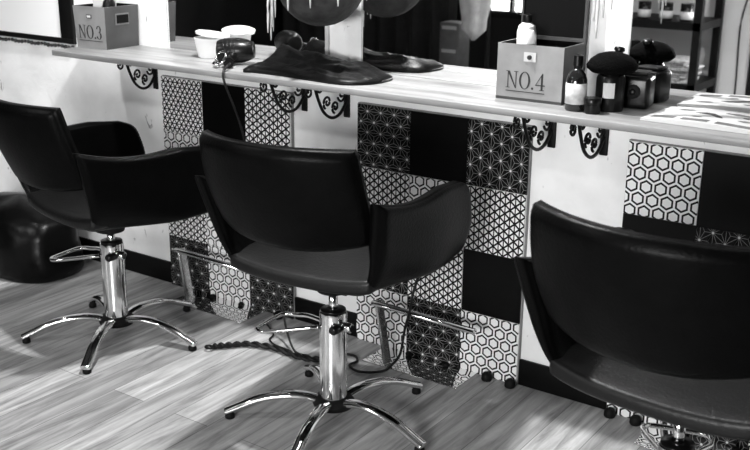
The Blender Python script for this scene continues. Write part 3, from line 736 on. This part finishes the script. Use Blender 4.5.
# ------------------------------------------------------------------ bag by the left wall
def bag():
    bm = BM(); NU, NV = 36, 18; rows = []
    for j in range(NV + 1):
        f = j / NV; ring = []
        for i in range(NU):
            a = 2 * PI * i / NU
            h = .30
            if f < .12: rr, z = .90 + .1 * (f / .12), .0 + .035 * (f / .12) ** 2
            else:
                q = (f - .12) / .88; rr = (1 - q ** 3.2) ** .55 if q < 1 else 0; z = .035 + (h - .035) * q ** .85
            rr = max(rr, .02)
            p = Vector((.27 * rr * math.copysign(abs(math.cos(a)) ** .8, math.cos(a)), .165 * rr * math.copysign(abs(math.sin(a)) ** .8, math.sin(a)), z))
            w = noise.noise(Vector((p.x * 9, p.y * 9, p.z * 12))) * .022 + noise.noise(Vector((p.x * 22, p.y * 22, p.z * 26))) * .008
            if z > .01: p += Vector((math.cos(a) * w * .6, math.sin(a) * w * .6, w * .7 if z > .1 else 0))
            ring.append(bm.verts.new(p))
        rows.append(ring)
    for a, b in zip(rows, rows[1:]):
        for k in range(NU): bm.faces.new((a[k], a[(k + 1) % NU], b[(k + 1) % NU], b[k]))
    bm.faces.new(rows[0][::-1]); bm.faces.new(rows[-1])
    return bm
t = thing('bag', 'slouched glossy black bag on the floor by wall, behind the left chair', 'bag', (-.62, -.215, 0), math.radians(-4))
obj('body', bag(), 'bag', t, smooth='all')
bm = BM(); add_tube(bm, smooth_path([(-.16, -.10, .26), (-.15, -.15, .235), (-.12, -.185, .17), (-.07, -.19, .16), (-.03, -.16, .235), (-.02, -.10, .275)], 5), .008, 8); obj('strap', bm, 'leather', t)

# ------------------------------------------------------------------ cables on the floor
PC = [(.93, -.15, .006), (.965, -.148, .006), (.99, -.175, .006), (.99, -.215, .006), (1.045, -.232, .006), (1.10, -.190, .008), (1.128, -.176, .035), (1.154, -.174, .078), (1.168, -.174, .16), (1.185, -.174, .226), (1.195, -.165, .30), (1.20, -.10, .40), (1.20, -.03, .48)]
base = [(.552, -.372, .013), (.585, -.335, .013), (.635, -.287, .013), (.722, -.262, .013), (.832, -.268, .013), (.90, -.245, .013), (.96, -.20, .013)]
cp = smooth_path(base, 10)
bm = BM()
for ph in (0, PI):
    pts = [v + Vector((.0, .0055 * math.cos(i * .75 + ph), .0055 * math.sin(i * .75 + ph))) for i, v in enumerate(cp)]
    add_tube(bm, pts, .0062, 8)
add_tube(bm, [(.545 + .012 * math.cos(a), -.384 + .010 * math.sin(a), .013) for a in [2 * PI * k / 14 for k in range(14)]], .004, 7, closed=True)
tag(obj('twisted_cable', bm, 'cable'), 'thick twisted black cable running on floor from left chair foot to middle chair', 'cable')
bm = BM(); add_tube(bm, smooth_path(PC, 7), .0042, 8)
tag(obj('power_cord', bm, 'cable'), 'thin black cord curving up in front of the middle tile panel', 'cord')
bm = BM(); add_tube(bm, smooth_path([(.535, -.10, .006), (.60, -.14, .006), (.640, -.172, .006), (.655, -.21, .006), (.70, -.232, .006), (.745, -.235, .006)], 7), .003, 8)
tag(obj('power_cord', bm, 'cable'), 'thin looping black cord on floor between left and middle footrests', 'cord')

# ------------------------------------------------------------------ the part of the room seen in the mirrors
t = thing('shelf_unit', 'open black shelf unit with jars, seen in right hand mirror', 'shelf', (0, 0, 0))
for y in (-3.225, -3.6):
    for x in (.905, .06):
        obj('post', box_bm((x - .022, y - .02, 0), (x + .022, y + .02, 1.7)), 'shelf', t)
for z in (.79, .44, 1.25): obj('shelf_board', box_bm((.04, -3.62, z - .045), (.925, -3.205, z)), 'shelf', t)
for k, x in enumerate((.70, .82, .57, .44)):
    tt = thing('jar', 'black jar with white label on the black shelf, %s' % ['second from the shelf post', 'nearest the shelf post', 'third from the shelf post', 'farthest from the shelf post'][k], 'jar', (x, -3.27, .79), 0, 'labelled jars on the black shelf')
    bm = BM(); add_lathe(bm, [(.034, 0), (.037, .004), (.037, .07), (.033, .076)], seg=20); obj('body', bm, 'black_plastic', tt, smooth=True)
    bm = BM(); add_lathe(bm, [(.0378, .012), (.0378, .055)], seg=20); obj('paper_label', bm, 'paper', tt)
    bm = BM(); add_lathe(bm, [(.037, .0765), (.037, .10), (.004, .101)], seg=20); obj('lid', bm, 'black_plastic', tt, smooth=True)
rn = random.Random(2)
NEWS = ['lowest', 'second from the bottom', 'third from the bottom', 'fourth from the bottom', 'middle', 'fourth from the top', 'third from the top', 'second from the top', 'topmost']
for k in range(9):
    bm = BM(); mx = Matrix.Translation((.76 + rn.uniform(-.03, .03), -3.36 + rn.uniform(-.02, .02), .4405 + k * .0145)) @ Matrix.Rotation(rn.uniform(-.2, .2), 4, 'Z')
    add_box(bm, (-.10, -.13, 0), (.10, .13, .0135), mx)
    tag(obj('newspaper', bm, 'newsprint', bevel=.003), 'folded newspaper in the pile on black shelf, %s' % NEWS[k], 'newspaper', 'newspapers on the black shelf')
bm = BM(); add_tube(bm, [(1.12, -3.62, 0), (1.12, -3.62, 2.0)], .018, 10); tag(obj('black_pipe', bm, 'cabinet'), 'thin black upright pole right of shelf, seen in right hand mirror', 'pole')
bm = BM(); add_tube(bm, smooth_path([(1.04, -3.66, 1.6), (1.05, -3.66, 1.0), (1.02, -3.66, .75), (1.03, -3.66, .4), (1.03, -3.66, .1)], 6), .005, 6); tag(obj('wall_cable', bm, 'cable'), 'thin cable hanging on grey wall left of the black pole', 'cable')
bm = BM(); add_tube(bm, smooth_path([(1.22, -3.66, 1.6), (1.20, -3.66, 1.0), (1.14, -3.66, .72), (1.16, -3.66, .62), (1.24, -3.66, .58), (1.27, -3.66, .75), (1.20, -3.66, .95)], 6), .005, 6); tag(obj('wall_cable', bm, 'cable'), 'thin looped cable on grey wall right of the black pole', 'cable')
# dark curtain with folds, in the middle mirror
bm = BM(); N_ = 120; fr_, bk_ = [], []
for z in (.05, 2.4):
    a = []; b = []
    for i in range(N_ + 1):
        x = -3.1 + 1.75 * i / N_; y = -4.4 + .045 * math.sin(i * .55) + .02 * math.sin(i * .23)
        a.append(bm.verts.new((x, y, z))); b.append(bm.verts.new((x, y - .012, z)))
    fr_.append(a); bk_.append(b)
for g_ in (fr_, bk_):
    for i in range(N_): bm.faces.new((g_[0][i], g_[0][i + 1], g_[1][i + 1], g_[1][i]))
for j in (0, 1):
    for i in range(N_): bm.faces.new((fr_[j][i], fr_[j][i + 1], bk_[j][i + 1], bk_[j][i]))
for i in (0, N_): bm.faces.new((fr_[0][i], fr_[1][i], bk_[1][i], bk_[0][i]))
tag(obj('curtain', bm, 'curtain', smooth='all'), 'dark floor length curtain seen in the mirrors', 'curtain')
t = thing('tower_speaker', 'grey tower with pale bars, seen in mirror left of the NO.4 box', 'speaker', (-1.13, -4.0, 0))
obj('cabinet', box_bm((-.085, -.08, 0), (.085, .08, .60)), 'grey', t, bevel=.01)
for z in (.20, .38, .55): obj('trim_bar', box_bm((-.06, .08, z), (.06, .085, z + .025)), 'silver_grey', t)
t = thing('coat_stand', 'black coat stand holding the pale towel, seen in mirror', 'coat stand', (-.27, -2.93, 0))
bm = BM(); add_lathe(bm, [(.17, 0), (.17, .015), (.03, .03)], seg=24); obj('base', bm, 'cabinet', t)
bm = BM(); add_tube(bm, [(0, 0, .02), (0, 0, 1.65)], .014, 10); obj('pole', bm, 'cabinet', t)
bm = BM(); add_tube(bm, [(0, 0, 1.6), (.0, .09, 1.58), (0, .10, 1.62)], .008, 8); obj('hook', bm, 'cabinet', t)
bm = BM()
NZ_, NA = 14, 24; rows = []
for j in range(NZ_ + 1):
    f = j / NZ_; z = 1.57 - .93 * f; r = .03 + .085 * math.sin(min(1, f * 1.15) * PI * .86) ** .8 if f < 1 else .01
    ring = [bm.verts.new((r * math.cos(2 * PI * k / NA) * (1 + .22 * math.sin(5 * 2 * PI * k / NA + f)) - .03 * f, r * .45 * math.sin(2 * PI * k / NA) * (1 + .22 * math.cos(4 * 2 * PI * k / NA)), z)) for k in range(NA)]
    rows.append(ring)
for a, b in zip(rows, rows[1:]):
    for k in range(NA): bm.faces.new((a[k], a[(k + 1) % NA], b[(k + 1) % NA], b[k]))
bm.faces.new(rows[0]); bm.faces.new(rows[-1][::-1])
tag(obj('towel', bm, 'towel', smooth='all', loc=(-.27, -2.80, 0)), 'pale towel hanging from the coat stand, seen in mirror above the grey tower', 'towel')

# ------------------------------------------------------------------ light
def spot(name, loc, target, power, size=.05, angle=120, blend=.4):
    l = bpy.data.lights.new(name, 'SPOT'); l.energy = power; l.shadow_soft_size = size; l.spot_size = math.radians(angle); l.spot_blend = blend
    o = bpy.data.objects.new(name, l); COL.objects.link(o); o.location = loc
    o.rotation_euler = (Vector(target) - Vector(loc)).to_track_quat('-Z', 'Y').to_euler(); return o
spot('downlight', (.95, -.50, 2.35), (.95, -.60, 0), 240, .045, 130)
spot('downlight', (2.35, -.60, 2.35), (2.35, -.6, 0), 9, .05, 80)
spot('downlight', (-.45, -1.0, 2.35), (-.15, -.15, .9), 34, .05, 48, .8)  # added lamp, only brightens the left end of the counter
spot('ceiling_spot', (-.35, -2.6, 2.5), (.6, 0, .6), 70, .05, 80)
spot('alcove_fill_spot', (1.7, -2.35, 1.75), (.55, -3.68, .65), 60, .08, 90)  # added fill, not a room lamp; lifts the alcove wall behind the shelf
l = bpy.data.lights.new('fill_area', 'AREA'); l.energy = 112; l.shape = 'RECTANGLE'; l.size = 1.2; l.size_y = .5  # added area fill for the tiled wall, not daylight from a known window
o = bpy.data.objects.new('low_fill_light', l); COL.objects.link(o); o.location = (1.9, -3.6, 1.15)
o.rotation_euler = (Vector((.5, 0, .62)) - o.location).to_track_quat('-Z', 'Y').to_euler()
wd = bpy.data.worlds.new('world'); sc.world = wd; wd.use_nodes = True
wd.node_tree.nodes['Background'].inputs['Color'].default_value = (1, 1, 1, 1); wd.node_tree.nodes['Background'].inputs['Strength'].default_value = .012
vs = sc.view_settings; vs.view_transform = 'Standard'; vs.look = 'None'; vs.exposure = 0; vs.gamma = 1; vs.use_curve_mapping = False
